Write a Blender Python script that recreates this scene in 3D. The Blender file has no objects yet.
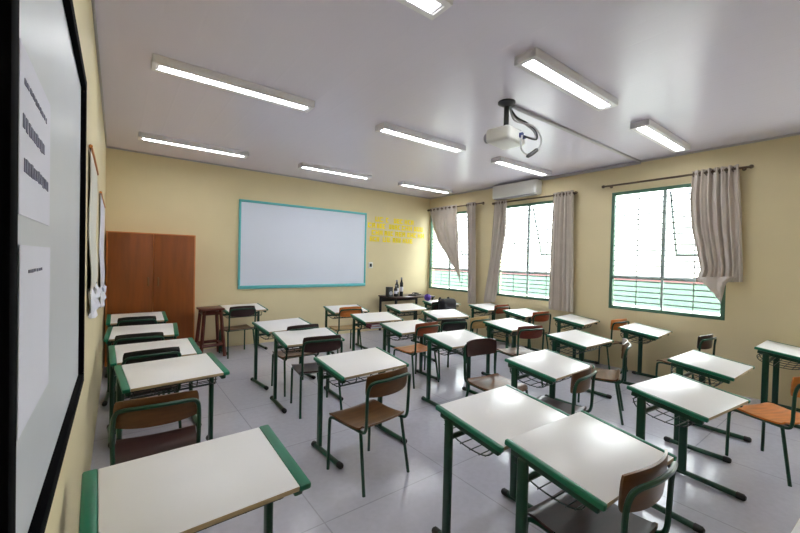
import bpy, bmesh, math, random
from mathutils import Vector, Matrix
random.seed(7)
PI = math.pi
scene = bpy.context.scene
COL = scene.collection

# ------------------------------------------------------------------ materials
def lin(c):
    c = c / 255.0
    return c / 12.92 if c <= 0.04045 else ((c + 0.055) / 1.055) ** 2.4
def rgb(r, g, b):
    return (lin(r), lin(g), lin(b), 1.0)
MATS = {}
def mat(name, col, rough=0.5, metal=0.0, var=0.0, scale=8.0, coat=0.0, stretch=None, bump=0.0, spec=0.5):
    m = bpy.data.materials.new(name); m.use_nodes = True
    nt = m.node_tree; b = nt.nodes['Principled BSDF']
    b.inputs['Roughness'].default_value = rough
    b.inputs['Metallic'].default_value = metal
    b.inputs['Coat Weight'].default_value = coat
    b.inputs['Coat Roughness'].default_value = 0.12
    b.inputs['Specular IOR Level'].default_value = spec
    b.inputs['Base Color'].default_value = col
    if var > 0 or bump > 0:
        tc = nt.nodes.new('ShaderNodeTexCoord'); mp = nt.nodes.new('ShaderNodeMapping')
        nz = nt.nodes.new('ShaderNodeTexNoise'); nz.inputs['Scale'].default_value = scale
        nz.inputs['Detail'].default_value = 5
        nt.links.new(tc.outputs['Object'], mp.inputs['Vector']); nt.links.new(mp.outputs['Vector'], nz.inputs['Vector'])
        if stretch: mp.inputs['Scale'].default_value = stretch
        if var > 0:
            cr = nt.nodes.new('ShaderNodeValToRGB')
            lo = [max(0, c * (1 - var)) for c in col[:3]] + [1]; hi = [min(1, c * (1 + var)) for c in col[:3]] + [1]
            cr.color_ramp.elements[0].position = 0.3; cr.color_ramp.elements[1].position = 0.7
            cr.color_ramp.elements[0].color = lo; cr.color_ramp.elements[1].color = hi
            nt.links.new(nz.outputs['Fac'], cr.inputs['Fac']); nt.links.new(cr.outputs['Color'], b.inputs['Base Color'])
        if bump > 0:
            bp = nt.nodes.new('ShaderNodeBump'); bp.inputs['Strength'].default_value = bump; bp.inputs['Distance'].default_value = 0.01
            nt.links.new(nz.outputs['Fac'], bp.inputs['Height']); nt.links.new(bp.outputs['Normal'], b.inputs['Normal'])
    MATS[name] = m
    return m
def emit(name, col, strength):
    m = bpy.data.materials.new(name); m.use_nodes = True
    nt = m.node_tree; nt.nodes.clear()
    e = nt.nodes.new('ShaderNodeEmission'); e.inputs['Color'].default_value = col; e.inputs['Strength'].default_value = strength
    o = nt.nodes.new('ShaderNodeOutputMaterial'); nt.links.new(e.outputs[0], o.inputs[0])
    MATS[name] = m
    return m

WALL = mat('beige_wall_paint', rgb(221, 207, 167), 0.6, var=0.025, scale=2.0, bump=0.03)
LAMINATE = mat('white_laminate', rgb(238, 237, 236), 0.3, var=0.02, scale=3.0)
PLY_EDGE = mat('plywood_edge', rgb(178, 158, 124), 0.6, var=0.15, scale=30, stretch=(1, 1, 20))
STRIP = mat('green_edge_plastic', rgb(14, 112, 82), 0.35, var=0.08, scale=14)
GREEN = mat('green_painted_steel', rgb(5, 60, 40), 0.32, var=0.06, scale=10)
BLACKCAP = mat('black_rubber', rgb(16, 18, 18), 0.6)
WIRE = mat('dark_wire', rgb(42, 56, 52), 0.4, metal=0.3)
WOOD = {
    'brown':  mat('brown_plywood', rgb(94, 60, 30), 0.3, var=0.25, scale=7, stretch=(1, 6, 6)),
    'orange': mat('orange_plywood', rgb(200, 118, 52), 0.3, var=0.2, scale=7, stretch=(1, 6, 6)),
    'maroon': mat('dark_maroon_plywood', rgb(50, 27, 26), 0.3, var=0.2, scale=7, stretch=(1, 6, 6)),
    'red':    mat('reddish_plywood', rgb(134, 62, 32), 0.3, var=0.2, scale=7, stretch=(1, 6, 6)),
    'deepred': mat('deep_red_plywood', rgb(104, 42, 32), 0.3, var=0.2, scale=7, stretch=(1, 6, 6)),
    'pale':   mat('pale_plywood', rgb(190, 158, 104), 0.35, var=0.15, scale=7, stretch=(1, 6, 6)),
    'black':  mat('black_seat', rgb(26, 22, 24), 0.35, var=0.1, scale=7),
}
CUPWOOD = mat('cupboard_wood', rgb(130, 66, 12), 0.4, var=0.16, scale=3.0, stretch=(6, 6, 0.7))
CUPEDGE = mat('cupboard_light_edge', rgb(196, 122, 58), 0.45, var=0.1, scale=8)
STOOLW = mat('dark_red_wood', rgb(92, 42, 30), 0.4, var=0.2, scale=6, stretch=(5, 5, 1))
BRASS = mat('dull_metal', rgb(120, 92, 60), 0.4, metal=0.7)
TEAL = mat('teal_frame', rgb(96, 186, 192), 0.4)
BOARD = mat('board_white', rgb(224, 231, 247), 0.28, var=0.01, scale=2)
BLACKFR = mat('black_frame', rgb(7, 7, 10), 0.85, spec=0.05)
WB = mat('whiteboard_enamel', rgb(206, 210, 216), 0.42, var=0.02, scale=3)
PAPER = mat('white_paper', rgb(226, 226, 238), 0.8, var=0.02, scale=4)
PAPERB = mat('bluish_paper', rgb(212, 210, 200), 0.8, var=0.05, scale=4)
INK = mat('grey_ink', rgb(120, 120, 140), 0.8)
YELLOW = mat('yellow_lettering', rgb(250, 226, 8), 0.6)
CURTAIN = mat('taupe_cloth', rgb(202, 193, 184), 0.85, var=0.05, scale=6, spec=0.2)
RODM = mat('brown_metal_rod', rgb(92, 76, 60), 0.4, metal=0.4)
ROSEWOOD = mat('eyelet_metal', rgb(96, 84, 70), 0.35, metal=0.6)
WINGREEN = mat('window_green_paint', rgb(74, 116, 94), 0.45)
WINGREY = mat('window_grey_bar', rgb(150, 165, 162), 0.4)
BARM = mat('grille_bar', rgb(104, 110, 110), 0.4)
WHITEPL = mat('white_plastic', rgb(226, 226, 222), 0.4)
GREYPL = mat('grey_plastic', rgb(150, 150, 158), 0.4)
DARKPL = mat('dark_plastic', rgb(30, 32, 36), 0.4)
FIXT = mat('fixture_enamel', rgb(230, 228, 232), 0.35)
TRIM = mat('cornice_white', rgb(176, 174, 178), 0.45)
PURPLE = mat('purple_rubber', rgb(84, 56, 150), 0.5)
PINK = mat('pink_cover', rgb(196, 96, 122), 0.5)
REDC = mat('red_cover', rgb(142, 36, 52), 0.5)
BAGB = mat('black_nylon', rgb(22, 22, 28), 0.7, bump=0.1, scale=60)
CABLEW = mat('pale_cable', rgb(186, 186, 190), 0.5)
CABLED = mat('dark_cable', rgb(50, 50, 56), 0.5)
LENS = mat('lens_glass', rgb(24, 26, 40), 0.08)
BLUEPL = mat('blue_connector', rgb(60, 74, 130), 0.5)
TUBE = emit('lit_tube', (0.96, 0.98, 1.0, 1), 24.0)
EXTWHITE = mat('outside_white', rgb(232, 232, 228), 0.8)
EXTGREEN = mat('outside_green', rgb(84, 110, 96), 0.8)
EXTRED = mat('outside_red', rgb(112, 66, 70), 0.8)
EXTGROUND = mat('outside_concrete', rgb(198, 198, 194), 0.8, var=0.05, scale=1)
EXTYEL = mat('outside_yellow', rgb(226, 206, 130), 0.8)

def glass_material():
    m = bpy.data.materials.new('window_glass'); m.use_nodes = True
    nt = m.node_tree; nt.nodes.clear()
    t = nt.nodes.new('ShaderNodeBsdfTransparent'); g = nt.nodes.new('ShaderNodeBsdfGlossy')
    g.inputs['Roughness'].default_value = 0.02; t.inputs['Color'].default_value = (0.95, 0.97, 0.96, 1)
    fc = nt.nodes.new('ShaderNodeLayerWeight'); fc.inputs['Blend'].default_value = 0.5
    pw = nt.nodes.new('ShaderNodeMath'); pw.operation = 'POWER'; pw.inputs[1].default_value = 5.0
    lw = nt.nodes.new('ShaderNodeMath'); lw.operation = 'MULTIPLY_ADD'; lw.inputs[1].default_value = 0.94; lw.inputs[2].default_value = 0.04
    nt.links.new(fc.outputs['Facing'], pw.inputs[0]); nt.links.new(pw.outputs[0], lw.inputs[0])
    mx = nt.nodes.new('ShaderNodeMixShader'); o = nt.nodes.new('ShaderNodeOutputMaterial')
    nt.links.new(lw.outputs[0], mx.inputs[0]); nt.links.new(t.outputs[0], mx.inputs[1]); nt.links.new(g.outputs[0], mx.inputs[2])
    nt.links.new(mx.outputs[0], o.inputs[0])
    return m
GLASS = glass_material()

def floor_material():
    m = mat('polished_floor', rgb(188, 188, 200), 0.16, var=0.04, scale=26, spec=0.5)
    nt = m.node_tree; b = nt.nodes['Principled BSDF']
    src = b.inputs['Base Color'].links[0].from_socket
    tc = nt.nodes.new('ShaderNodeTexCoord'); br = nt.nodes.new('ShaderNodeTexBrick')
    br.offset = 0.0; br.inputs['Scale'].default_value = 1.0; br.inputs['Mortar Size'].default_value = 0.004
    br.inputs['Brick Width'].default_value = 0.9; br.inputs['Row Height'].default_value = 0.9
    br.inputs['Color1'].default_value = (1, 1, 1, 1); br.inputs['Color2'].default_value = (0.965, 0.965, 0.97, 1); br.inputs['Mortar'].default_value = (0.72, 0.72, 0.72, 1)
    nt.links.new(tc.outputs['Object'], br.inputs['Vector'])
    nz = nt.nodes.new('ShaderNodeTexNoise'); nz.inputs['Scale'].default_value = 1.3; nz.inputs['Detail'].default_value = 4
    nt.links.new(tc.outputs['Object'], nz.inputs['Vector'])
    mr = nt.nodes.new('ShaderNodeMapRange'); mr.inputs['To Min'].default_value = 0.10; mr.inputs['To Max'].default_value = 0.26
    nt.links.new(nz.outputs['Fac'], mr.inputs['Value']); nt.links.new(mr.outputs['Result'], b.inputs['Roughness'])
    mx = nt.nodes.new('ShaderNodeMix'); mx.data_type = 'RGBA'; mx.blend_type = 'MULTIPLY'; mx.inputs['Factor'].default_value = 1.0
    nt.links.new(src, mx.inputs['A']); nt.links.new(br.outputs['Color'], mx.inputs['B']); nt.links.new(mx.outputs['Result'], b.inputs['Base Color'])
    return m
FLOOR = floor_material()

def ceiling_material():
    m = mat('white_pvc_ceiling', rgb(226, 221, 237), 0.26, spec=0.45)
    nt = m.node_tree; b = nt.nodes['Principled BSDF']
    tc = nt.nodes.new('ShaderNodeTexCoord'); wv = nt.nodes.new('ShaderNodeTexWave')
    wv.wave_type = 'BANDS'; wv.bands_direction = 'X'; wv.inputs['Scale'].default_value = 1.57; wv.inputs['Distortion'].default_value = 0.0
    nt.links.new(tc.outputs['Object'], wv.inputs['Vector'])
    cr = nt.nodes.new('ShaderNodeValToRGB'); cr.color_ramp.elements[0].position = 0.0; cr.color_ramp.elements[1].position = 0.03
    nt.links.new(wv.outputs['Fac'], cr.inputs['Fac'])
    bp = nt.nodes.new('ShaderNodeBump'); bp.inputs['Strength'].default_value = 0.12; bp.inputs['Distance'].default_value = 0.004
    nt.links.new(cr.outputs['Color'], bp.inputs['Height']); nt.links.new(bp.outputs['Normal'], b.inputs['Normal'])
    return m
CEIL = ceiling_material()

# ------------------------------------------------------------------ mesh helpers
class MB:
    """collects shapes; each shape carries a material index"""
    def __init__(s): s.bm = bmesh.new(); s.mi = 0
    def _tag(s, faces):
        for f in faces: f.material_index = s.mi
    def box(s, lo, hi, bevel=0.0, seg=2, mtx=None):
        r = bmesh.ops.create_cube(s.bm, size=1.0)
        vs = r['verts']
        c = [(a + b) / 2 for a, b in zip(lo, hi)]; d = [abs(b - a) for a, b in zip(lo, hi)]
        for v in vs: v.co = Vector((c[0] + v.co.x * d[0], c[1] + v.co.y * d[1], c[2] + v.co.z * d[2]))
        fs = set(f for v in vs for f in v.link_faces)
        if bevel > 0:
            es = list(set(e for v in vs for e in v.link_edges))
            n0 = set(s.bm.faces)
            bv = bmesh.ops.bevel(s.bm, geom=es, offset=min(bevel, min(d) * 0.49), segments=seg, affect='EDGES', profile=0.5)
            fs = set(f for f in fs if f.is_valid) | set(bv['faces']) | (set(s.bm.faces) - n0)
            vs = list(set(v for f in fs for v in f.verts))
        s._tag(fs)
        if mtx is not None: bmesh.ops.transform(s.bm, matrix=mtx, verts=vs)
        return s
    def tube(s, pts, r, n=8, cap=True, closed=False, flat=None):
        pts = [Vector(p) for p in pts]; rings = []
        N = len(pts); prev = None
        for i, p in enumerate(pts):
            a = pts[(i - 1) % N] if (closed or i > 0) else p; b = pts[(i + 1) % N] if (closed or i < N - 1) else p
            t = (b - a).normalized()
            if prev is None:
                up = Vector((0, 0, 1)) if abs(t.z) < 0.9 else Vector((0, 1, 0))
                u = t.cross(up).normalized()
            else:
                u = (prev - t * prev.dot(t))
                u = u.normalized() if u.length > 1e-6 else t.orthogonal().normalized()
            prev = u; w = t.cross(u).normalized()
            rr = r[i] if isinstance(r, (list, tuple)) else r
            rings.append([s.bm.verts.new(p + (u * math.cos(2 * PI * k / n) * (flat or 1) + w * math.sin(2 * PI * k / n)) * rr) for k in range(n)])
        fs = []
        M = N if closed else N - 1
        for i in range(M):
            A, B = rings[i], rings[(i + 1) % N]
            for k in range(n):
                fs.append(s.bm.faces.new((A[k], A[(k + 1) % n], B[(k + 1) % n], B[k])))
        if cap and not closed:
            fs.append(s.bm.faces.new(list(reversed(rings[0])))); fs.append(s.bm.faces.new(rings[-1]))
        s._tag(fs)
        return s
    def lathe(s, prof, c=(0, 0, 0), n=20, mtx=None):
        rings = []; vs = []
        for (r, z) in prof:
            ring = [s.bm.verts.new((max(r, 1e-4) * math.cos(2 * PI * k / n), max(r, 1e-4) * math.sin(2 * PI * k / n), z)) for k in range(n)]
            rings.append(ring); vs += ring
        fs = []
        for i in range(len(rings) - 1):
            for k in range(n):
                fs.append(s.bm.faces.new((rings[i][k], rings[i][(k + 1) % n], rings[i + 1][(k + 1) % n], rings[i + 1][k])))
        fs.append(s.bm.faces.new(list(reversed(rings[0])))); fs.append(s.bm.faces.new(rings[-1]))
        s._tag(fs)
        if mtx is not None: bmesh.ops.transform(s.bm, matrix=mtx, verts=vs)
        bmesh.ops.translate(s.bm, vec=Vector(c), verts=vs)
        return s
    def grid(s, fn, nu, nv, thick=0.0):
        """surface fn(u,v)->(x,y,z); thick gives a solid sheet along its normal"""
        P = [[Vector(fn(i / nu, j / nv)) for j in range(nv + 1)] for i in range(nu + 1)]
        def nrm(i, j):
            a = P[min(i + 1, nu)][j] - P[max(i - 1, 0)][j]; b = P[i][min(j + 1, nv)] - P[i][max(j - 1, 0)]
            n = a.cross(b); return n.normalized() if n.length > 1e-9 else Vector((0, 0, 1))
        T = [[s.bm.verts.new(P[i][j]) for j in range(nv + 1)] for i in range(nu + 1)]
        fs = [s.bm.faces.new((T[i][j], T[i + 1][j], T[i + 1][j + 1], T[i][j + 1])) for i in range(nu) for j in range(nv)]
        if thick:
            B = [[s.bm.verts.new(P[i][j] - nrm(i, j) * thick) for j in range(nv + 1)] for i in range(nu + 1)]
            fs += [s.bm.faces.new((B[i][j], B[i][j + 1], B[i + 1][j + 1], B[i + 1][j])) for i in range(nu) for j in range(nv)]
            for i in range(nu):
                fs.append(s.bm.faces.new((T[i][0], B[i][0], B[i + 1][0], T[i + 1][0])))
                fs.append(s.bm.faces.new((T[i][nv], T[i + 1][nv], B[i + 1][nv], B[i][nv])))
            for j in range(nv):
                fs.append(s.bm.faces.new((T[0][j], T[0][j + 1], B[0][j + 1], B[0][j])))
                fs.append(s.bm.faces.new((T[nu][j], B[nu][j], B[nu][j + 1], T[nu][j + 1])))
        s._tag(fs)
        return s
    def quad(s, a, b, c, d):
        f = s.bm.faces.new([s.bm.verts.new(p) for p in (a, b, c, d)]); s._tag([f]); return s
    def build(s, name, mats, parent=None, recalc=True, angle=40):
        if recalc: bmesh.ops.recalc_face_normals(s.bm, faces=s.bm.faces)
        me = bpy.data.meshes.new(name); s.bm.to_mesh(me); s.bm.free()
        for m in (mats if isinstance(mats, (list, tuple)) else [mats]): me.materials.append(m)
        me.polygons.foreach_set('use_smooth', [True] * len(me.polygons))
        me.set_sharp_from_angle(angle=math.radians(angle))
        o = bpy.data.objects.new(name, me); COL.objects.link(o)
        if parent is not None: o.parent = parent
        return o

def arc(c, r, a0, a1, n=6, plane='yz', fixed=0.0):
    out = []
    for i in range(n + 1):
        a = a0 + (a1 - a0) * i / n
        p, q = c[0] + r * math.cos(a), c[1] + r * math.sin(a)
        out.append({'yz': (fixed, p, q), 'xz': (p, fixed, q), 'xy': (p, q, fixed)}[plane])
    return out
def smooth_path(pts, n=6):
    """Catmull-Rom through the points"""
    P = [Vector(p) for p in pts]; P = [P[0]] + P + [P[-1]]; out = []
    for i in range(1, len(P) - 2):
        for k in range(n):
            t = k / n; a, b, c, d = P[i - 1], P[i], P[i + 1], P[i + 2]
            out.append(0.5 * ((2 * b) + (c - a) * t + (2 * a - 5 * b + 4 * c - d) * t * t + (3 * b - a - 3 * c + d) * t ** 3))
    out.append(P[-2]); return out

def tag(o, label=None, cat=None, group=None, kind=None):
    if label: o['label'] = label
    if cat: o['category'] = cat
    if group: o['group'] = group
    if kind: o['kind'] = kind
    return o
def empty(name, loc=(0, 0, 0), rz=0.0):
    o = bpy.data.objects.new(name, None); COL.objects.link(o)
    o.location = loc; o.rotation_euler = (0, 0, rz); o.empty_display_size = 0.1
    return o
KIDS = {}
def copy_tree(o, parent=None):
    c = o.copy(); COL.objects.link(c)
    if parent is not None: c.parent = parent
    for ch in list(o.children): copy_tree(ch, c)
    return c

# ------------------------------------------------------------------ the setting
XL, XR, YN, YB, ZC = -0.125, 5.56, -1.4, 6.27, 2.82
CAMH = 1.4155
def structure(o, label=None):
    o['kind'] = 'structure'
    if label: o['label'] = label
    return o
m = MB(); m.box((XL - 0.15, YN - 0.15, -0.12), (XR + 0.15, YB + 0.15, 0.0)); structure(m.build('floor', FLOOR), 'pale grey polished classroom floor')
m = MB(); m.box((XL - 0.15, YN - 0.15, ZC), (XR + 0.15, YB + 0.15, ZC + 0.12)); structure(m.build('ceiling', CEIL), 'glossy white panelled ceiling')
m = MB(); m.box((XL - 0.15, YN, 0), (XL, YB, ZC)); structure(m.build('wall_left', WALL), 'beige wall along the left side')
m = MB(); m.box((XL - 0.15, YB, 0), (XR + 0.15, YB + 0.15, ZC)); structure(m.build('wall_back', WALL), 'beige front wall that holds the teal framed board')
m = MB(); m.box((XL - 0.15, YN - 0.15, 0), (XR + 0.15, YN, ZC)); structure(m.build('wall_near', WALL))

WINS = [(-0.82, 0.45, 0.815, 2.44), (1.14, 2.41, 0.815, 2.44), (3.11, 4.385, 0.815, 2.44), (5.0, 6.235, 0.815, 2.44)]
def wall_right():
    m = MB(); ys = [YN, ] + [v for w in WINS for v in w[:2]] + [YB]; zs = [0, 0.815, 2.44, ZC]; xo = XR + 0.15
    def hole(i, j): return j == 1 and i % 2 == 1
    for x in (XR, xo):
        V = {}
        for i, y in enumerate(ys):
            for j, z in enumerate(zs): V[i, j] = m.bm.verts.new((x, y, z))
        for i in range(len(ys) - 1):
            for j in range(3):
                if not hole(i, j):
                    q = (V[i, j], V[i + 1, j], V[i + 1, j + 1], V[i, j + 1])
                    m.bm.faces.new(q if x == xo else tuple(reversed(q)))
    for (a, b, c, d) in WINS:
        m.quad((XR, a, c), (XR, b, c), (xo, b, c), (xo, a, c)); m.quad((XR, a, d), (xo, a, d), (xo, b, d), (XR, b, d))
        m.quad((XR, a, c), (xo, a, c), (xo, a, d), (XR, a, d)); m.quad((XR, b, c), (XR, b, d), (xo, b, d), (xo, b, c))
    return m.build('wall_right', WALL, recalc=False)
structure(wall_right(), 'beige wall with the three windows')

# cornice strips where walls meet the ceiling
for i, (lo, hi) in enumerate([((XR - 0.022, YN, ZC - 0.022), (XR, YB, ZC)), ((XL, YB - 0.02, ZC - 0.018), (XR, YB, ZC)), ((XL, YN, ZC - 0.018), (XL + 0.014, YB, ZC))]):
    m = MB(); m.box(lo, hi, 0.004); structure(m.build('trim_%d' % (i + 1), TRIM))

def window(i, y0, y1, z0, z1):
    root = empty('window_%d' % (i + 1), (XR, (y0 + y1) / 2, z0)); root['kind'] = 'structure'
    root['label'] = ['barred window of the near corner, outside the photo', 'barred window nearest the camera, half covered by a knotted curtain', 'barred middle window under the air conditioner', 'barred window beside the front corner'][i]
    hw = (y1 - y0) / 2; H = z1 - z0; zt = 0.44
    f = MB(); T = 0.042; x0, x1 = -0.006, 0.05
    f.box((x0, -hw, 0), (x1, hw, T), 0.004); f.box((x0, -hw, H - T), (x1, hw, H), 0.004)
    f.box((x0, -hw, T), (x1, -hw + T, H - T), 0.004); f.box((x0, hw - T, T), (x1, hw, H - T), 0.004)
    f.build('window_frame', WINGREEN, root)
    f = MB(); f.box((0.006, -0.02, zt), (0.046, 0.02, H - T), 0.003); f.box((0.01, -0.012, T), (0.04, 0.012, zt), 0.003); f.build('mullion', WINGREY, root)
    f = MB(); f.box((0.004, -hw + T, zt - 0.018), (0.048, hw - T, zt + 0.018), 0.003); f.build('transom', WINGREY, root)
    # tilting sash opened outwards in the half nearer the camera
    s = MB(); a = math.radians(20); L = 0.86
    for yy in (-0.05, -hw + T + 0.03):
        s.box((-0.012, yy - 0.012, -L), (0.012, yy + 0.012, 0), 0.003, mtx=Matrix.Translation((0.05, 0, H - T - 0.02)) @ Matrix.Rotation(-a, 4, 'Y'))
    s.box((-0.012, -hw + T + 0.03, -L), (0.012, -0.05, -L + 0.024), 0.003, mtx=Matrix.Translation((0.05, 0, H - T - 0.02)) @ Matrix.Rotation(-a, 4, 'Y'))
    s.build('tilting_sash', WINGREY, root)
    g = MB()
    g.box((0.028, 0.02, zt + 0.018), (0.032, hw - T, H - T)); g.box((0.028, -hw + T, T), (0.032, hw - T, zt - 0.018))
    g.box((-0.002, -hw + T + 0.042, -L + 0.024), (0.002, -0.062, 0), mtx=Matrix.Translation((0.05, 0, H - T - 0.02)) @ Matrix.Rotation(-a, 4, 'Y'))
    g.build('window_glass', GLASS, root)
    b = MB(); n = 22
    for k in range(1, n):
        z = T + (H - 2 * T) * k / n
        b.box((0.062, -hw + 0.01, z - 0.008), (0.070, hw - 0.01, z + 0.008))
    for yy in (-hw * 0.5, hw * 0.5): b.box((0.07, yy - 0.006, 0.01), (0.076, yy + 0.006, H - 0.01))
    b.build('security_grille', BARM, root)
    return root
for i, w in enumerate(WINS): window(i, *w)

# outside: yard, and across it a white wall with a green base and a red stripe
m = MB(); m.box((XR + 0.15, -14, -0.25), (40, 42, -0.15)); tag(m.build('yard_ground', EXTGROUND), 'pale concrete yard seen outside the windows', 'ground', kind='structure')
fw = empty('yard_wall', (10.0, 6, -0.15)); tag(fw, 'white wall across the yard with green base and red stripe', 'wall')
m = MB(); m.box((0, -18, 1.29), (0.2, 34, 2.9)); m.build('upper_wall', EXTWHITE, fw)
m = MB(); m.box((0, -18, 0.62), (0.2, 34, 1.22)); m.build('green_band', EXTGREEN, fw)
m = MB(); m.box((-0.01, -18, 1.22), (0.2, 34, 1.29)); m.build('red_stripe', EXTRED, fw)
m = MB(); m.box((0, -18, 0.0), (0.2, 34, 0.62)); m.build('plinth', EXTWHITE, fw)

# ------------------------------------------------------------------ student desks
TW, TD, TH, TILT = 0.60, 0.41, 0.65, 0.13
def make_desk(sw=0.025):
    root = empty('student_desk')
    TM = Matrix.Translation((0, 0, TH)) @ Matrix.Rotation(math.atan(TILT), 4, 'X')
    t = MB(); t.box((-TW / 2 + sw, -TD / 2, -0.02), (TW / 2 - sw, TD / 2, 0), 0.004, 2, mtx=TM)
    o = t.build('tabletop', [LAMINATE, PLY_EDGE], root)
    for p in o.data.polygons:
        if abs(p.normal.y) > 0.7 or p.normal.z < -0.5: p.material_index = 1
    for s in (-1, 1):
        e = MB(); e.box((s * TW / 2, -TD / 2 - 0.004, -0.023), (s * (TW / 2 - sw), TD / 2 + 0.004, 0.002), 0.007, 2, mtx=TM)
        e.build('edge_strip', STRIP, root)
    for s in (-1, 1):
        x = s * 0.268
        r = MB(); r.box((x - 0.015, -TD / 2 + 0.02, -0.055), (x + 0.015, TD / 2 - 0.02, -0.026), 0.006, 2, mtx=TM); r.build('support_rail', GREEN, root)
        l = MB(); l.box((s * 0.264, 0.104, 0.025), (s * 0.292, 0.152, TH - 0.024), 0.011, 3); l.build('leg', GREEN, root)
        xf = s * 0.285
        f = MB(); f.tube([(xf, -0.19, 0.022), (xf, 0.2, 0.022)], 0.018, 10); fo = f.build('foot', GREEN, root)
        for yy, d in ((-0.19, -1), (0.2, 1)):
            c = MB(); c.tube([(xf, yy - d * 0.03, 0.022), (xf, yy + d * 0.004, 0.022), (xf, yy + d * 0.014, 0.022)], [0.0205, 0.0205, 0.013], 10); c.build('end_cap', BLACKCAP, fo)
    c = MB(); c.tube([(-0.268, 0.128, TH - 0.115), (0.268, 0.128, TH - 0.115)], 0.014, 8); c.build('crossbar', GREEN, root)
    # wire book basket
    prof = smooth_path([(0, 0.15, TH - 0.035), (0, 0.195, TH - 0.06), (0, 0.175, TH - 0.105), (0, 0.08, TH - 0.135), (0, -0.04, TH - 0.14), (0, -0.10, TH - 0.115), (0, -0.115, TH - 0.07)], 4)
    b = MB()
    for x in (-0.235, -0.12, 0.0, 0.12, 0.235):
        b.tube([(x, p[1], p[2]) for p in prof], 0.0035, 5)
    for k in range(2, len(prof), 2):
        b.tube([(-0.245, prof[k][1], prof[k][2]), (0.245, prof[k][1], prof[k][2])], 0.003, 5)
    b.build('wire_basket', WIRE, root)
    return root
DESKS = [  # x, y, degrees, label
 (0.235, 1.425, 1.9, 'large foreground white student desk at the bottom left, beside the black framed whiteboard'),
 (0.31, 2.91, 5.6, 'second desk from the camera in the left wall column, with wide green end strips'),
 (0.26, 3.59, 2.2, 'third desk from the camera along the left wall, a dark chair back cutting into it'),
 (0.22, 4.54, -4.0, 'fourth desk from the camera in the left wall column, before the cupboard'),
 (0.21, 5.55, -0.4, 'small far desk of the left wall column, directly against the brown cupboard'),
 (1.54, 5.93, 4.8, 'far desk beside the dark wooden stool, below the left end of the teal framed board'),
 (1.55, 4.21, 6.1, 'desk second behind the stool-side desk, its near edge touching another desk'),
 (1.52, 3.48, -2.0, 'desk with the dark maroon chair at its near edge, left of the centre'),
 (1.49, 2.41, 2.8, 'white desk at the centre with the brown chair turned out below it'),
 (2.86, 5.12, -4.5, 'far desk below the right end of the teal framed board, with an orange-backed chair'),
 (2.81, 4.19, -4.3, 'desk with red and pink books in its wire basket'),
 (2.76, 3.40, -1.0, 'desk with the orange-seated chair at its right, in the middle column'),
 (2.77, 2.63, -2.5, 'desk with the glossy brown reversed chair at its near right corner'),
 (1.61, 1.19, 0.1, 'foreground desk at bottom centre, pushed up behind the nearest desk with the brown chair'),
 (1.59, 0.74, -2.6, 'nearest desk at bottom centre, with a curved brown chair back at its right end'),
 (2.70, 1.59, 1.2, 'desk with a green tube chair edge-on at its right corner, middle right of the photo'),
 (2.79, 0.73, -6.5, 'large white desk at right with wire basket showing, beside the orange seat chair'),
 (3.84, 0.86, -1.2, 'desk just behind the large right-hand desk, in front of the empty beige wall'),
 (5.13, 0.56, 0.0, 'desk cut off by the right edge of the photo, against the window wall'),
 (5.14, 1.79, 3.9, 'desk under the window nearest the camera, standing close to the wall'),
 (3.90, 1.96, -0.3, 'desk left of the nearest window, a glossy seat below its right edge'),
 (5.17, 2.66, 6.2, 'desk against the wall between the middle and nearest windows, in front of the long curtain'),
 (3.98, 2.89, 2.0, 'brightly shining desk with a dark red chair back at its right corner'),
 (5.14, 3.46, -2.2, 'desk under the middle window with a broad reddish chair back at its right'),
 (5.20, 4.24, 0.8, 'desk below the left curtain of the middle window, with an orange-brown chair'),
 (3.89, 3.97, -10.6, 'bright turned desk with a black chair in front of it, before the far corner'),
 (3.85, 4.86, -1.0, 'far desk just in front of the computer table'),
 (4.86, 5.08, 0.0, 'far desk in the window corner, with the purple ball on it'),
 (1.68, -0.06, -3.0, 'desk of which only a white corner shows at the bottom right of the photo'),
]
wide = make_desk(0.040); proto = None
for i, (x, y, a, lab) in enumerate(DESKS):
    if i == 0: o = wide
    elif i < 5: o = copy_tree(wide)
    elif proto is None: o = proto = make_desk()
    else: o = copy_tree(proto)
    o.location = (x, y, 0); o.rotation_euler = (0, 0, math.radians(a))
    o.scale = (1.05, 1.05, 1.0) if i == 0 else (1, 1, 1)
    tag(o, lab, 'desk', 'student desks')

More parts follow.
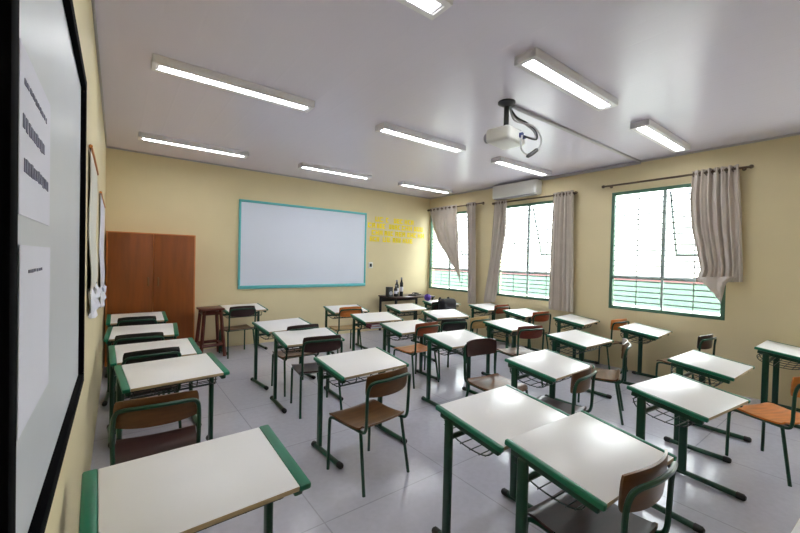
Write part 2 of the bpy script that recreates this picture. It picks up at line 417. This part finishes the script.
# ------------------------------------------------------------------ student chairs
def make_chair(seat_m, back_m):
    root = empty('student_chair')
    SH = 0.385
    def seat(u, v):
        x = (u - 0.5) * 0.38; y = (v - 0.5) * 0.37
        k = max(0.0, abs(u - 0.5) * 2 - 0.78) / 0.22; q = max(0.0, abs(v - 0.5) * 2 - 0.78) / 0.22
        if k > 0 and q > 0:
            d = math.hypot(k, q)
            if d > 1: 
                x = math.copysign(0.19 * (0.78 + 0.22 * k / d), x); y = math.copysign(0.185 * (0.78 + 0.22 * q / d), y)
        z = SH - 0.012 * math.cos((v - 0.4) * PI * 1.1) + 0.008 * (2 * u - 1) ** 2
        if v > 0.82: z -= 0.03 * ((v - 0.82) / 0.18) ** 2
        if v < 0.12: z += 0.012 * ((0.12 - v) / 0.12) ** 2
        return (x, y, z)
    m = MB(); m.grid(seat, 16, 16, 0.011); m.build('seat', seat_m, root)
    def back(u, v):
        w = 0.176 * (1 - 0.05 * (2 * v - 1) ** 4)
        x = (2 * u - 1) * w
        hh = 0.074 - 0.012 * abs(2 * u - 1) ** 3
        z = 0.644 + (2 * v - 1) * hh + 0.004
        y = -0.232 - 0.055 * (z - 0.64) + 0.036 * (2 * u - 1) ** 2
        return (x, y, z)
    m = MB(); m.grid(back, 16, 8, -0.010); m.build('backrest', back_m, root)
    for s in (-1, 1):
        m = MB(); m.tube(smooth_path([(s * 0.18, 0.17, 0.0), (s * 0.178, 0.165, 0.30), (s * 0.177, 0.152, 0.352), (s * 0.175, 0.11, 0.362)], 4), 0.0105, 8); m.build('leg', GREEN, root)
        m = MB(); m.tube([(s * 0.192, -0.222, 0.0), (s * 0.176, -0.16, 0.36)], 0.0105, 8); m.build('leg', GREEN, root)
        m = MB(); m.tube([(s * 0.175, 0.12, 0.362), (s * 0.174, -0.13, 0.362)], 0.0105, 8); m.build('seat_rail', GREEN, root)
    m = MB(); m.tube([(-0.176, 0.05, 0.358), (0.176, 0.05, 0.358)], 0.008, 6); m.tube([(-0.176, -0.1, 0.358), (0.176, -0.1, 0.358)], 0.008, 6); m.build('crossbar', GREEN, root)
    def up(s): return [(s * 0.174, -0.12, 0.362), (s * 0.176, -0.185, 0.366), (s * 0.178, -0.212, 0.40), (s * 0.18, -0.218, 0.50), (s * 0.18, -0.222, 0.60), (s * 0.172, -0.232, 0.655), (s * 0.145, -0.243, 0.676)]
    L = up(-1); Rr = list(reversed(up(1)))
    mid = [(-0.07, -0.259, 0.681), (0.0, -0.263, 0.682), (0.07, -0.259, 0.681)]
    m = MB(); m.tube(smooth_path(L + mid + Rr, 4), 0.0105, 8); m.build('back_tube', GREEN, root)
    return root
def at(bx, by, a, dy=0.232):
    """root of a chair whose backrest stands at bx, by"""
    a = math.radians(a); return (bx - math.sin(a) * dy, by + math.cos(a) * dy, 0), a
CH = [  # backrest x, y, degrees, seat, back, label
 (0.17, 2.17, -4, 'maroon', 'brown', 'brown-backed chair between the two nearest desks of the left wall column'),
 (0.22, 3.27, 5, 'maroon', 'black', 'dark chair whose black back shows behind the second left wall desk'),
 (0.17, 3.99, 0, 'maroon', 'black', 'dark chair whose back just tops the third left wall desk from the camera'),
 (0.19, 5.08, 0, 'maroon', 'black', 'chair mostly hidden behind the fourth left wall desk, before the cupboard'),
 (1.43, 5.53, 6, 'brown', 'maroon', 'dark-backed chair near the wooden stool, below the teal framed board'),
 (1.57, 3.70, 2, 'brown', 'maroon', 'chair squeezed between two desks, only its legs and seat showing left of the maroon chair'),
 (1.49, 3.08, -8, 'maroon', 'maroon', 'dark maroon chair left of the centre with its green frame outlined'),
 (1.38, 1.885, 8, 'brown', 'brown', 'brown chair standing clear at the photo centre, all legs visible'),
 (2.75, 4.78, -6, 'pale', 'orange', 'orange-backed chair at the far desk below the right end of the board'),
 (2.83, 3.16, 2, 'orange', 'red', 'chair with bright orange seat and reddish back in the middle column'),
 (2.63, 2.24, 173, 'brown', 'maroon', 'glossy dark brown chair turned to face the camera, beside the shining floor'),
 (2.52, 1.22, 8, 'maroon', 'brown', 'chair seen edge-on with a curved green back tube, at middle right'),
 (1.53, 0.49, -3, 'maroon', 'brown', 'foreground chair with curved brown back and thick green tube, at the bottom of the photo'),
 (3.69, 0.275, -24, 'orange', 'orange', 'chair with a bright orange seat at the right edge of the photo'),
 (4.92, 1.13, -6, 'brown', 'maroon', 'chair with a dark narrow-looking back against the empty beige wall'),
 (3.78, 1.47, 21.7, 'brown', 'brown', 'chair seen edge-on beside the desk under the nearest window'),
 (5.27, 2.12, -8, 'brown', 'orange', 'chair with a pale orange back edge between two desks on the window wall'),
 (3.72, 2.42, -14, 'brown', 'deepred', 'chair with a dark red back in front of the brightly shining desk'),
 (4.96, 3.06, -8, 'brown', 'red', 'chair with a broad reddish back below the middle window'),
 (5.14, 3.90, -3, 'brown', 'red', 'chair with an orange-brown back below the left curtain of the middle window'),
 (3.29, 3.20, -12, 'black', 'black', 'all-black chair standing in front of the turned far desk'),
 (3.73, 3.16, 0, 'pale', 'pale', 'pale wooden chair next to the black one, left of the shining desk'),
 (4.49, 4.71, -5, 'brown', 'maroon', 'chair carrying the black backpack at the window corner desk'),
]
protos = {}
for (bx, by, a, sm, bm_, lab) in CH:
    key = (sm, bm_)
    if key not in protos: o = protos[key] = make_chair(WOOD[sm], WOOD[bm_])
    else: o = copy_tree(protos[key])
    loc, ang = at(bx, by, a)
    o.location = loc; o.rotation_euler = (0, 0, ang)
    tag(o, lab, 'chair', 'student chairs')

# ------------------------------------------------------------------ ceiling lights
def make_light():
    root = empty('ceiling_light')
    L, W2 = 0.605, 0.082
    m = MB(); m.box((-L, -W2, -0.012), (L, W2, 0.0), 0.003)
    for s in (-1, 1):
        m.box((-L, s * W2, -0.058), (L, s * (W2 - 0.040), -0.010), 0.004); m.box((s * L, -W2, -0.058), (s * (L - 0.03), W2, -0.010), 0.004)
    m.build('housing', FIXT, root)
    for s in (-1, 1):
        m = MB(); m.box((s * (L - 0.03), -0.05, -0.052), (s * (L - 0.045), 0.05, -0.014), 0.003); m.build('lamp_holder', FIXT, root)
        m = MB(); m.tube([(-L + 0.046, s * 0.021, -0.038), (L - 0.046, s * 0.021, -0.038)], 0.0135, 12); m.build('tube', TUBE, root)
    m = MB(); m.grid(lambda u, v: ((2 * u - 1) * (L - 0.04), (2 * v - 1) * 0.058, -0.014 - 0.012 * (1 - abs(2 * v - 1))), 1, 4, 0.002); m.build('reflector', FIXT, root)
    return root
lp = make_light(); first = True
for cx, cn in ((0.79, 'left'), (2.75, 'middle'), (4.62, 'right')):
    for cy, rn in ((1.51, 'nearest the camera'), (3.23, 'halfway along the room'), (5.32, 'nearest the board wall')):
        o = lp if first else copy_tree(lp); first = False
        o.location = (cx, cy, ZC)
        tag(o, 'lit twin-tube ceiling light in the %s column, %s' % (cn, rn), 'ceiling light', 'twin-tube ceiling lights')

# ------------------------------------------------------------------ projector and raceway
pr = empty('projector', (2.70, 2.07, ZC)); tag(pr, 'white ceiling projector hanging on a black pole with looping cables', 'projector')
m = MB(); m.lathe([(0.0, 0), (0.075, 0), (0.075, -0.012), (0.05, -0.026), (0.028, -0.04), (0.0, -0.04)], n=20); m.build('ceiling_plate', DARKPL, pr)
m = MB(); m.tube([(0, 0, -0.03), (0, 0, -0.225)], 0.022, 12); m.build('pole', DARKPL, pr)
m = MB(); m.box((-0.06, -0.05, -0.20), (0.06, 0.05, -0.185), 0.004)
for sx, sy in ((1, 1), (1, -1), (-1, 1), (-1, -1)): m.tube([(sx * 0.05, sy * 0.04, -0.19), (sx * 0.10, sy * 0.08, -0.215)], 0.007, 6)
m.build('mount_bracket', GREYPL, pr)
PT = Matrix.Rotation(math.radians(8), 4, 'Z')
m = MB(); m.box((-0.15, -0.115, -0.335), (0.15, 0.115, -0.215), 0.028, 4, mtx=PT); bd = m.build('body', WHITEPL, pr)
m = MB(); m.tube([PT @ Vector((-0.08, 0.10, -0.275)), PT @ Vector((-0.08, 0.145, -0.275)), PT @ Vector((-0.08, 0.15, -0.275))], [0.043, 0.043, 0.038], 18); ln = m.build('lens_barrel', GREYPL, bd)
m = MB(); m.tube([PT @ Vector((-0.08, 0.146, -0.275)), PT @ Vector((-0.08, 0.155, -0.275))], [0.032, 0.026], 18); m.build('lens', LENS, bd)
m = MB()
for k in range(7): m.box((0.148, -0.08 + k * 0.024, -0.315), (0.156, -0.068 + k * 0.024, -0.24), mtx=PT)
m.build('side_vent', GREYPL, bd)
m = MB(); m.box((0.02, -0.145, -0.29), (0.05, -0.11, -0.25), 0.004, mtx=PT); m.box((0.065, -0.14, -0.29), (0.10, -0.11, -0.262), 0.004, mtx=PT); m.build('cable_plug', BLUEPL, bd)
def cable(pts, r, mt):
    m = MB(); m.tube(smooth_path(pts, 7), r, 7); m.build('cable', mt, pr)
cable([(0.03, 0, -0.02), (0.06, -0.06, -0.13), (0.16, -0.10, -0.17), (0.24, -0.14, -0.24), (0.18, -0.18, -0.33), (0.08, -0.13, -0.31)], 0.008, CABLED)
cable([(0.02, -0.02, -0.03), (0.05, -0.05, -0.16), (0.19, -0.14, -0.20), (0.26, -0.18, -0.30), (0.23, -0.17, -0.41), (0.12, -0.15, -0.465), (0.03, -0.14, -0.43), (0.035, -0.14, -0.315)], 0.008, CABLEW)
cable([(0.04, 0.01, -0.02), (0.09, -0.03, -0.12), (0.21, -0.12, -0.22), (0.22, -0.15, -0.30), (0.09, -0.135, -0.31)], 0.008, CABLEW)
m = MB(); m.tube(smooth_path([(0.22, -0.17, -0.37), (0.16, -0.16, -0.415), (0.10, -0.15, -0.45)], 4), [0.012] + [0.018] * 7 + [0.011], 8); m.build('cable_tie_bundle', CABLED, pr)

for ch in pr.children:
    if ch.name.split('.')[0] not in ('ceiling_plate', 'pole', 'cable'): ch.location.z -= 0.035
rw = MB(); rw.box((2.79, 2.05, ZC - 0.022), (XR - 0.024, 2.09, ZC), 0.004); rw.box((XR - 0.054, 2.05, ZC - 0.045), (XR - 0.024, 3.46, ZC - 0.005), 0.004)
tag(rw.build('cable_raceway', TRIM), 'white cable raceway crossing the ceiling from projector to window wall', 'raceway')

# ------------------------------------------------------------------ air conditioner
ac = empty('air_conditioner', (XR, 3.94, 2.555)); tag(ac, 'white split air conditioner high on the wall above the middle window', 'air conditioner')
m = MB(); m.box((-0.2, -0.44, 0.0), (0.0, 0.44, 0.235), 0.03, 4); m.build('casing', WHITEPL, ac)
m = MB(); m.box((-0.19, -0.40, -0.012), (-0.08, 0.40, 0.006), 0.004, mtx=Matrix.Translation((0, 0, 0))); m.build('air_flap', GREYPL, ac)
m = MB(); m.box((-0.204, -0.415, 0.05), (-0.196, 0.415, 0.215), 0.003); m.build('front_panel', WHITEPL, ac)

# ------------------------------------------------------------------ board, socket, yellow lettering on the front wall
S = YB / 6.25
def bx_(x): return x * S
def bz_(z): return CAMH + (z - CAMH) * S
X0, X1, Z0, Z1 = bx_(1.525), bx_(3.885), 0.90, 2.33
bo = empty('display_board', ((X0 + X1) / 2, YB, Z0)); tag(bo, 'wide blank white board with a teal frame on the front wall', 'board')
hw = (X1 - X0) / 2; hh = Z1 - Z0
m = MB(); m.box((-hw + 0.02, -0.018, 0.02), (hw - 0.02, 0, hh - 0.02)); m.build('panel', BOARD, bo)
for lo, hi in (((-hw, -0.03, 0), (hw, 0, 0.055)), ((-hw, -0.03, hh - 0.04), (hw, 0, hh)), ((-hw, -0.03, 0.055), (-hw + 0.034, 0, hh - 0.04)), ((hw - 0.034, -0.03, 0.055), (hw, 0, hh - 0.04))):
    m = MB(); m.box(lo, hi, 0.006); m.build('frame_rail', TEAL, bo)
sk = empty('wall_socket', (bx_(4.01), YB, 1.31)); tag(sk, 'small white socket plate right of the teal framed board', 'socket')
m = MB(); m.box((-0.05, -0.012, -0.06), (0.05, 0, 0.06), 0.006); m.build('plate', WHITEPL, sk)
m = MB(); m.box((-0.025, -0.016, -0.032), (0.025, -0.011, 0.032), 0.004); m.build('outlet', DARKPL, sk)

lt = empty('wall_lettering', (bx_(4.65), YB, 2.04)); tag(lt, 'four lines of worn yellow lettering on the wall right of the board', 'lettering')
rows = [  # z centre, height, words as (x0, x1)
 (2.235, 0.10, [(4.10, 4.30), (4.36, 4.43), (4.56, 4.80), (4.84, 5.10)]),
 (2.105, 0.10, [(3.93, 4.12), (4.14, 4.36), (4.44, 4.74), (4.77, 5.06), (5.10, 5.36)]),
 (1.965, 0.10, [(4.02, 4.30), (4.33, 4.56), (4.60, 4.88), (4.92, 5.18), (5.21, 5.40)]),
 (1.835, 0.10, [(3.98, 4.22), (4.29, 4.50), (4.54, 4.76), (4.80, 5.08)]),
]
rnd = random.Random(3)
for (zc, h, words) in rows:
    for a, b in words:
        m = MB()
        n = max(1, round((b - a) / 0.085)); w = (b - a) / n
        for k in range(n):
            x = bx_(a + k * w) - bx_(4.65); z = zc - 2.04; t = 0.026; ww = w * 0.82 * S
            c0, c1 = -0.004, -0.001
            kind = rnd.randrange(5)
            m.box((x, c0, z - h / 2), (x + t, c1, z + h / 2))
            if kind in (0, 1, 3): m.box((x + ww - t, c0, z - h / 2), (x + ww, c1, z + h / 2))
            if kind in (0, 2, 4): m.box((x + t, c0, z + h / 2 - t), (x + ww, c1, z + h / 2))
            if kind in (1, 2, 4): m.box((x + t, c0, z - h / 2), (x + ww, c1, z - h / 2 + t))
            if kind in (0, 2, 3): m.box((x + t, c0, z - t / 2), (x + ww * 0.9, c1, z + t / 2))
        m.build('word', YELLOW, lt)

# ------------------------------------------------------------------ cupboard and stool
cb = empty('cupboard', (0.385, YB - 0.19, 0)); tag(cb, 'tall two-door brown wooden cupboard in the corner behind the left desks', 'cupboard')
w2, d2, hC = 0.495, 0.19, 1.70
m = MB(); m.box((-w2, -d2 + 0.022, 0.0), (w2, d2 - 0.004, hC), 0.003); m.build('carcass', CUPEDGE, cb)
for s in (-1, 1):
    m = MB(); m.box((s * 0.004, -d2, 0.06), (s * (w2 - 0.018), -d2 + 0.021, hC - 0.014), 0.003); d = m.build('door', CUPWOOD, cb)
    m = MB(); x = s * 0.055; z = 1.06
    m.tube(smooth_path([(x, -d2 + 0.002, z - 0.05), (x, -d2 - 0.026, z - 0.045), (x, -d2 - 0.03, z), (x, -d2 - 0.026, z + 0.045), (x, -d2 + 0.002, z + 0.05)], 4), 0.007, 8); m.build('handle', BRASS, d)
st = empty('stool', (1.07, 5.84, 0), math.radians(4)); tag(st, 'tall dark red wooden stool between the cupboard and the far desk', 'stool')
m = MB(); m.box((-0.15, -0.15, 0.655), (0.15, 0.15, 0.685), 0.008, 2); m.build('seat', STOOLW, st)
def sl(sx, sy, z): k = 0.105 + 0.05 * (1 - z / 0.655); return (sx * k, sy * k, z)
for sx, sy in ((1, 1), (1, -1), (-1, 1), (-1, -1)):
    m = MB(); m.tube([sl(sx, sy, 0), sl(sx, sy, 0.656)], 0.024, 4); m.build('leg', STOOLW, st)
for (a, b) in (((-1, -1), (1, -1)), ((-1, 1), (1, 1)), ((-1, -1), (-1, 1)), ((1, -1), (1, 1))):
    m = MB(); m.tube([sl(*a, 0.17), sl(*b, 0.17)], 0.022, 4); m.build('rung', STOOLW, st)
    m = MB(); m.tube([sl(*a, 0.61), sl(*b, 0.61)], 0.022, 4); m.build('apron', STOOLW, st)

# ------------------------------------------------------------------ whiteboard and posters on the left wall
bfr, bsf, bya, byb, bza, bzb = -0.0946, -0.110, 0.596, 1.84, 0.93, 2.055
wb = empty('whiteboard', (XL, (bya + byb) / 2, bza)); tag(wb, 'whiteboard in a black frame close to the camera on the left wall', 'whiteboard')
yy = (byb - bya) / 2; hz = bzb - bza
m = MB(); m.box((0, -yy + 0.01, 0.01), (bsf - XL, yy - 0.01, hz - 0.01)); m.build('panel', WB, wb)
fx = bfr - XL
for lo, hi in (((0, -yy, 0), (fx, yy, 0.035)), ((0, -yy, hz - 0.035), (fx, yy, hz)), ((0, -yy, 0.035), (fx, -yy + 0.04, hz - 0.035)), ((0, yy - 0.035, 0.035), (fx, yy, hz - 0.035))):
    m = MB(); m.box(lo, hi, 0.003); m.build('frame_rail', BLACKFR, wb)
def sheet(name, y0, y1, z0, z1, label, marks, mt=PAPER, x=bsf, curl=0.0):
    o = empty(name, (x, (y0 + y1) / 2, z0)); tag(o, label, 'paper', 'papers taped to the whiteboard')
    w, h = (y1 - y0) / 2, z1 - z0
    m = MB(); m.grid(lambda u, v: (0.0012 + curl * (abs(2 * u - 1) ** 3) * (0.3 + 0.7 * v), (2 * u - 1) * w, v * h), 8, 6, 0.001); m.build('sheet', mt, o)
    if marks:
        r = random.Random(len(label))
        for (a, b, z, t) in marks:
            yv = a; m = MB()
            while yv < b:
                ww = r.uniform(0.010, 0.02)
                m.box((0.0013, yv - w, z - t * r.uniform(0.7, 1)), (0.0022, min(b, yv + ww) - w, z + t * r.uniform(0.7, 1))); yv += ww + r.uniform(0.005, 0.011)
            m.build('printed_line', INK, o)
    return o
sheet('notice_sheet', 0.735, 1.03, 1.468, 1.71, 'white notice with two bold dark lines, upper of two sheets on the whiteboard', [(0.03, 0.24, 0.195, 0.005), (0.02, 0.22, 0.135, 0.011), (0.03, 0.27, 0.075, 0.011)])
sheet('notice_sheet', 0.735, 1.03, 1.15, 1.425, 'mostly blank white sheet, lower of two on the whiteboard', [(0.07, 0.2, 0.235, 0.003)], curl=0.0015)

def poster(y0, y1, z0, z1, mt, label, rod=True):
    o = empty('hanging_poster', (XL, (y0 + y1) / 2, z0)); tag(o, label, 'poster', 'posters on the left wall')
    w, h = (y1 - y0) / 2, z1 - z0
    m = MB(); m.grid(lambda u, v: (0.012 + 0.010 * math.sin(v * 9) * (1 - v), (2 * u - 1) * w, v * h), 6, 14, 0.002); m.build('sheet', mt, o)
    if rod:
        m = MB(); m.tube([(0.012, -w - 0.03, h), (0.012, w + 0.03, h)], 0.009, 8); m.build('top_rod', CUPEDGE, o)
    m = MB(); m.grid(lambda u, v: (0.02 + 0.022 * math.sin(u * 23) * math.sin(v * 5 + u * 6), (2 * u - 1) * w, -0.09 + v * 0.13 + 0.03 * math.sin(u * 17)), 24, 5, 0.002); m.build('crumpled_fringe', PAPER, o)
poster(2.55, 3.35, 1.16, 1.97, PAPERB, 'pale poster with a wooden top rod just beyond the whiteboard')
poster(4.05, 5.3, 1.04, 1.93, PAPER, 'white hanging poster beside the cupboard corner')

# ------------------------------------------------------------------ curtain rods and curtains
XC = 5.47
def rod(y0, y1, z, label, brk):
    o = empty('curtain_rod', (XC, (y0 + y1) / 2, z)); tag(o, label, 'curtain rod', 'curtain rods')
    w = (y1 - y0) / 2
    m = MB(); m.tube([(0, -w, 0), (0, w, 0)], 0.013, 10); m.build('pole', RODM, o)
    for s in (-1, 1):
        m = MB(); m.tube([(0, s * w, 0), (0, s * (w + 0.012), 0), (0, s * (w + 0.03), 0)], [0.02, 0.023, 0.016], 10); m.build('finial', RODM, o)
    for b in brk:
        yb = b - (y0 + y1) / 2
        m = MB(); m.tube([(0, yb, 0), (XR - XC, yb, 0)], 0.008, 6); m.lathe([(0.02, 0), (0.02, -0.008)], (XR - XC, yb, 0), 12, Matrix.Rotation(PI / 2, 4, 'Y')); m.build('bracket', RODM, o)
rod(0.96, 2.48, 2.525, 'brown curtain rod above the window nearest the camera', (1.02, 2.42))
rod(2.90, 4.42, 2.495, 'curtain rod above the middle window, below the air conditioner', (2.96, 4.36))
rod(4.68, 6.2, 2.535, 'curtain rod above the window in the front corner', (4.74, 6.14))
def interp(tab, t):
    for (a, p), (b, q) in zip(tab, tab[1:]):
        if t <= b:
            k = (t - a) / (b - a) if b > a else 0; k = k * k * (3 - 2 * k) * 0.35 + k * 0.65
            return p + (q - p) * k
    return tab[-1][1]
def curtain(label, zt, left, right, zb, folds, amp, seed=0, eyelets=True, tail=None):
    """left/right: [(fall 0..1, y)], zb(u): hem height"""
    yc = (left[0][1] + right[0][1]) / 2
    o = empty('curtain', (XC, yc, zt)); tag(o, label, 'curtain', 'taupe curtains')
    r = random.Random(seed); ph = [r.uniform(-0.5, 0.5) for _ in range(4)]
    def fn(u, v):
        a, b = interp(left, v), interp(right, v)
        y = a + (b - a) * u
        z = zt + 0.045 - v * (zt + 0.045 - zb(u))
        k = 2 * PI * folds * u
        x = amp * (0.75 * math.sin(k) + 0.35 * math.sin(1.7 * k + ph[0] + 1.2 * v)) * (1 - 0.25 * v)
        return (x, y - yc, z - zt)
    m = MB(); m.grid(fn, int(folds * 14), 30, 0.003); m.build('cloth', CURTAIN, o)
    if eyelets:
        n = int(folds * 2)
        for k in range(n):
            m = MB()
            y = left[0][1] + (right[0][1] - left[0][1]) * (k + 0.5) / n - yc
            m.tube([(0.026 * math.cos(t * PI / 6), y, 0.026 * math.sin(t * PI / 6)) for t in range(12)], 0.005, 6, closed=True)
            m.build('eyelet', ROSEWOOD, o)
    if tail:
        m = MB(); m.grid(tail(yc, zt), 20, 12, 0.003); m.build('knotted_hem', CURTAIN, o)
    return o
curtain('taupe curtain swept aside to a point across the front corner window', 2.53,
        [(0, 6.17), (0.25, 6.07), (0.5, 5.92), (0.8, 5.57), (1, 5.28)], [(0, 5.34), (0.5, 5.28), (1, 5.2)], lambda u: 1.22 - 0.2 * u, 7, 0.03, 1)
curtain('narrow straight taupe curtain at the right side of the front corner window', 2.53,
        [(0, 5.09), (0.5, 5.03), (1, 5.0)], [(0, 4.85), (1, 4.79)], lambda u: 0.62, 4, 0.035, 2)
curtain('taupe curtain slanting away at the left side of the middle window', 2.49,
        [(0, 4.40), (0.5, 4.46), (1, 4.60)], [(0, 4.13), (0.3, 4.13), (0.7, 4.25), (0.9, 4.28), (1, 4.32)], lambda u: 0.66 + 0.05 * u, 5, 0.035, 3)
curtain('wide straight taupe curtain at the right side of the middle window', 2.49,
        [(0, 3.25), (0.5, 3.27), (1, 3.28)], [(0, 2.93), (1, 2.88)], lambda u: 0.70, 6, 0.038, 4)
def tail(yc, zt):
    def fn(u, v):
        a = 1.40 + (1.17 - 1.40) * v ** 1.3; b = 0.985 + (1.12 - 0.985) * v ** 0.8
        y = a + (b - a) * u
        z = 1.30 + 0.03 * u - v * (0.10 + 0.20 * math.sin(PI * min(1, u * 0.9 + 0.12)) ** 2)
        return (-0.055 + 0.03 * math.sin(u * 14 + v * 3) * (1 - 0.4 * v) - 0.02 * math.sin(v * PI), y - yc, z - zt)
    return fn
curtain('bunched taupe curtain with its hem knotted up at the nearest window', 2.52,
        [(0, 1.47), (0.25, 1.485), (0.5, 1.46), (0.72, 1.40), (0.88, 1.36), (1, 1.40)], [(0, 1.05), (0.5, 1.01), (1, 0.985)], lambda u: 1.24 + 0.03 * u, 7, 0.042, 5, tail=tail)

# ------------------------------------------------------------------ far window corner: computer table and its clutter
ct = empty('computer_table', (4.70, 5.93, 0)); tag(ct, 'low dark table in the far corner with cables and bottles on it', 'table')
m = MB(); m.box((-0.50, -0.30, 0.685), (0.50, 0.30, 0.71), 0.005); m.build('tabletop', WOOD['maroon'], ct)
for sx in (-1, 1):
    for sy in (-1, 1):
        m = MB(); m.box((sx * 0.47 - 0.018, sy * 0.26 - 0.018, 0.0), (sx * 0.47 + 0.018, sy * 0.26 + 0.018, 0.686), 0.003); m.build('leg', DARKPL, ct)
m = MB(); m.box((-0.45, 0.245, 0.58), (0.45, 0.265, 0.686)); m.build('apron', DARKPL, ct)
sp = empty('desktop_speaker', (4.22, 5.88, 0.71)); tag(sp, 'small black loudspeaker at the left end of the far corner table', 'speaker')
m = MB(); m.box((-0.055, -0.05, 0), (0.055, 0.05, 0.19), 0.008); m.build('cabinet', DARKPL, sp)
m = MB(); m.lathe([(0.036, 0), (0.04, 0.006), (0.028, 0.004), (0.01, 0.007)], (0, -0.049, 0.07), 16, Matrix.Rotation(PI / 2, 4, 'X')); m.build('cone', GREYPL, sp)
for k, (x, y, h, r, lab) in enumerate([(4.36, 5.86, 0.22, 0.035, 'short dark bottle beside the loudspeaker on the far corner table'), (4.43, 5.92, 0.32, 0.04, 'middle-height dark bottle on the far corner table'), (4.515, 5.88, 0.37, 0.035, 'tallest dark bottle on the far corner table')]):
    o = empty('bottle', (x, y, 0.71)); tag(o, lab, 'bottle', 'dark bottles on the corner table')
    m = MB(); m.lathe([(r * 0.9, 0), (r, 0.01), (r, h * 0.68), (r * 0.45, h * 0.82), (r * 0.42, h * 0.9)], n=14); m.build('body', [DARKPL, CABLED, DARKPL][k], o)
    m = MB(); m.lathe([(r * 0.5, h * 0.9), (r * 0.5, h), (r * 0.3, h)], n=12); m.build('cap', GREYPL, o)
    m = MB(); m.lathe([(r * 1.02, h * 0.25), (r * 1.02, h * 0.5)], n=14); m.build('label', PAPER, o)
r = random.Random(5); pts = [(4.78 + 0.13 * math.cos(k * 1.1) * r.uniform(0.4, 1), 5.78 + 0.09 * math.sin(k * 1.3) * r.uniform(0.4, 1), 0.722 + 0.05 * r.random() * (1 - k / 40)) for k in range(26)]
m = MB(); m.tube(smooth_path(pts, 5), 0.009, 6); tag(m.build('cable_heap', CABLED), 'tangled heap of dark cables on the far corner table', 'cables')
for (x, y, z, a, lab) in [(4.56, 5.70, 0.711, 8, 'white sheet of paper on the far corner table')]:
    m = MB(); m.box((-0.10, -0.07, 0), (0.10, 0.07, 0.002)); o = m.build('paper_sheet', PAPER); o.location = (x, y, z); o.rotation_euler = (0, 0, math.radians(a)); tag(o, lab, 'paper')
m = MB(); m.lathe([(0.066 * math.sin(PI * k / 12), 0.066 - 0.066 * math.cos(PI * k / 12)) for k in range(13)], n=20)
o = m.build('ball', PURPLE); o.location = (4.63, 5.22, TH + 0.0245); tag(o, 'purple ball on the far desk in the window corner', 'ball')
bg = empty('backpack', (4.50, 4.63, 0.46)); bg.rotation_euler = (0, 0, math.radians(-5)); tag(bg, 'black backpack hung over a chair back in the window corner', 'backpack')
m = MB(); m.box((-0.17, -0.15, 0.0), (0.17, 0.005, 0.33), 0.07, 5); bo2 = m.build('bag_body', BAGB, bg)
m = MB(); m.box((-0.12, -0.20, 0.03), (0.12, -0.13, 0.19), 0.035, 4); m.build('front_pocket', BAGB, bg)
for s in (-1, 1):
    m = MB(); m.tube(smooth_path([(s * 0.09, -0.01, 0.31), (s * 0.09, 0.02, 0.335), (s * 0.09, 0.055, 0.25), (s * 0.10, 0.065, 0.10), (s * 0.12, 0.05, 0.03), (s * 0.13, -0.02, 0.03)], 5), 0.012, 6, flat=1.4); m.build('strap', BAGB, bg)
for k, (mt, nm, dz) in enumerate([(REDC, 'red book lying lowest in a wire basket, under the pink one', 0.0), (PINK, 'pink book on top of the red one in a wire basket', 0.03)]):
    o = empty('book', (2.745, 4.14, TH - 0.1365 + dz), math.radians(-4 + 5 * k)); tag(o, lab := nm, 'book', 'books in the wire basket')
    m = MB(); m.box((-0.10, -0.07, 0), (0.10, 0.07, 0.003)); m.box((-0.10, -0.07, 0.025), (0.10, 0.07, 0.028)); m.box((-0.10, -0.07, 0.003), (-0.097, 0.07, 0.025)); m.build('cover', mt, o)
    m = MB(); m.box((-0.096, -0.067, 0.003), (0.096, 0.067, 0.025)); m.build('pages', PAPER, o)

# ------------------------------------------------------------------ light, world, camera
w = bpy.data.worlds.new('sky'); scene.world = w; w.use_nodes = True
bgn = w.node_tree.nodes['Background']; bgn.inputs['Color'].default_value = (0.92, 0.96, 1.0, 1); bgn.inputs['Strength'].default_value = 11.0
sl_ = bpy.data.lights.new('sun', 'SUN'); sl_.energy = 2.0; sl_.angle = 0.02; sl_.color = (1, 0.96, 0.9)
so = bpy.data.objects.new('sun', sl_); COL.objects.link(so)
so.rotation_euler = Vector((0.75, 0.25, -0.85)).to_track_quat('-Z', 'Y').to_euler(); so.location = (-5, 0, 10)

cam = bpy.data.cameras.new('camera'); co = bpy.data.objects.new('camera', cam); COL.objects.link(co)
F = 373.03; cam.sensor_width = 36.0; cam.lens = F / 800 * 36.0; cam.clip_start = 0.02
yaw, pitch, roll = math.radians(37.217), math.radians(0.915), math.radians(-1.353)
fwd = Vector((math.sin(yaw) * math.cos(pitch), math.cos(yaw) * math.cos(pitch), -math.sin(pitch)))
r0 = Vector((math.cos(yaw), -math.sin(yaw), 0)); d0 = fwd.cross(r0)
r2 = r0 * math.cos(roll) + d0 * math.sin(roll); d2_ = d0 * math.cos(roll) - r0 * math.sin(roll)
Mx = Matrix((( r2.x, -d2_.x, -fwd.x), (r2.y, -d2_.y, -fwd.y), (r2.z, -d2_.z, -fwd.z))).to_4x4()
co.matrix_world = Matrix.Translation((0, 0, CAMH)) @ Mx
scene.camera = co
scene.view_settings.view_transform = 'Standard'; scene.view_settings.look = 'None'
scene.view_settings.exposure = 0.38; scene.view_settings.gamma = 1.0
scene.view_settings.use_curve_mapping = False
scene.cycles.max_bounces = 10; scene.cycles.diffuse_bounces = 6; scene.cycles.sample_clamp_indirect = 8.0
scene.cycles.use_denoising = True
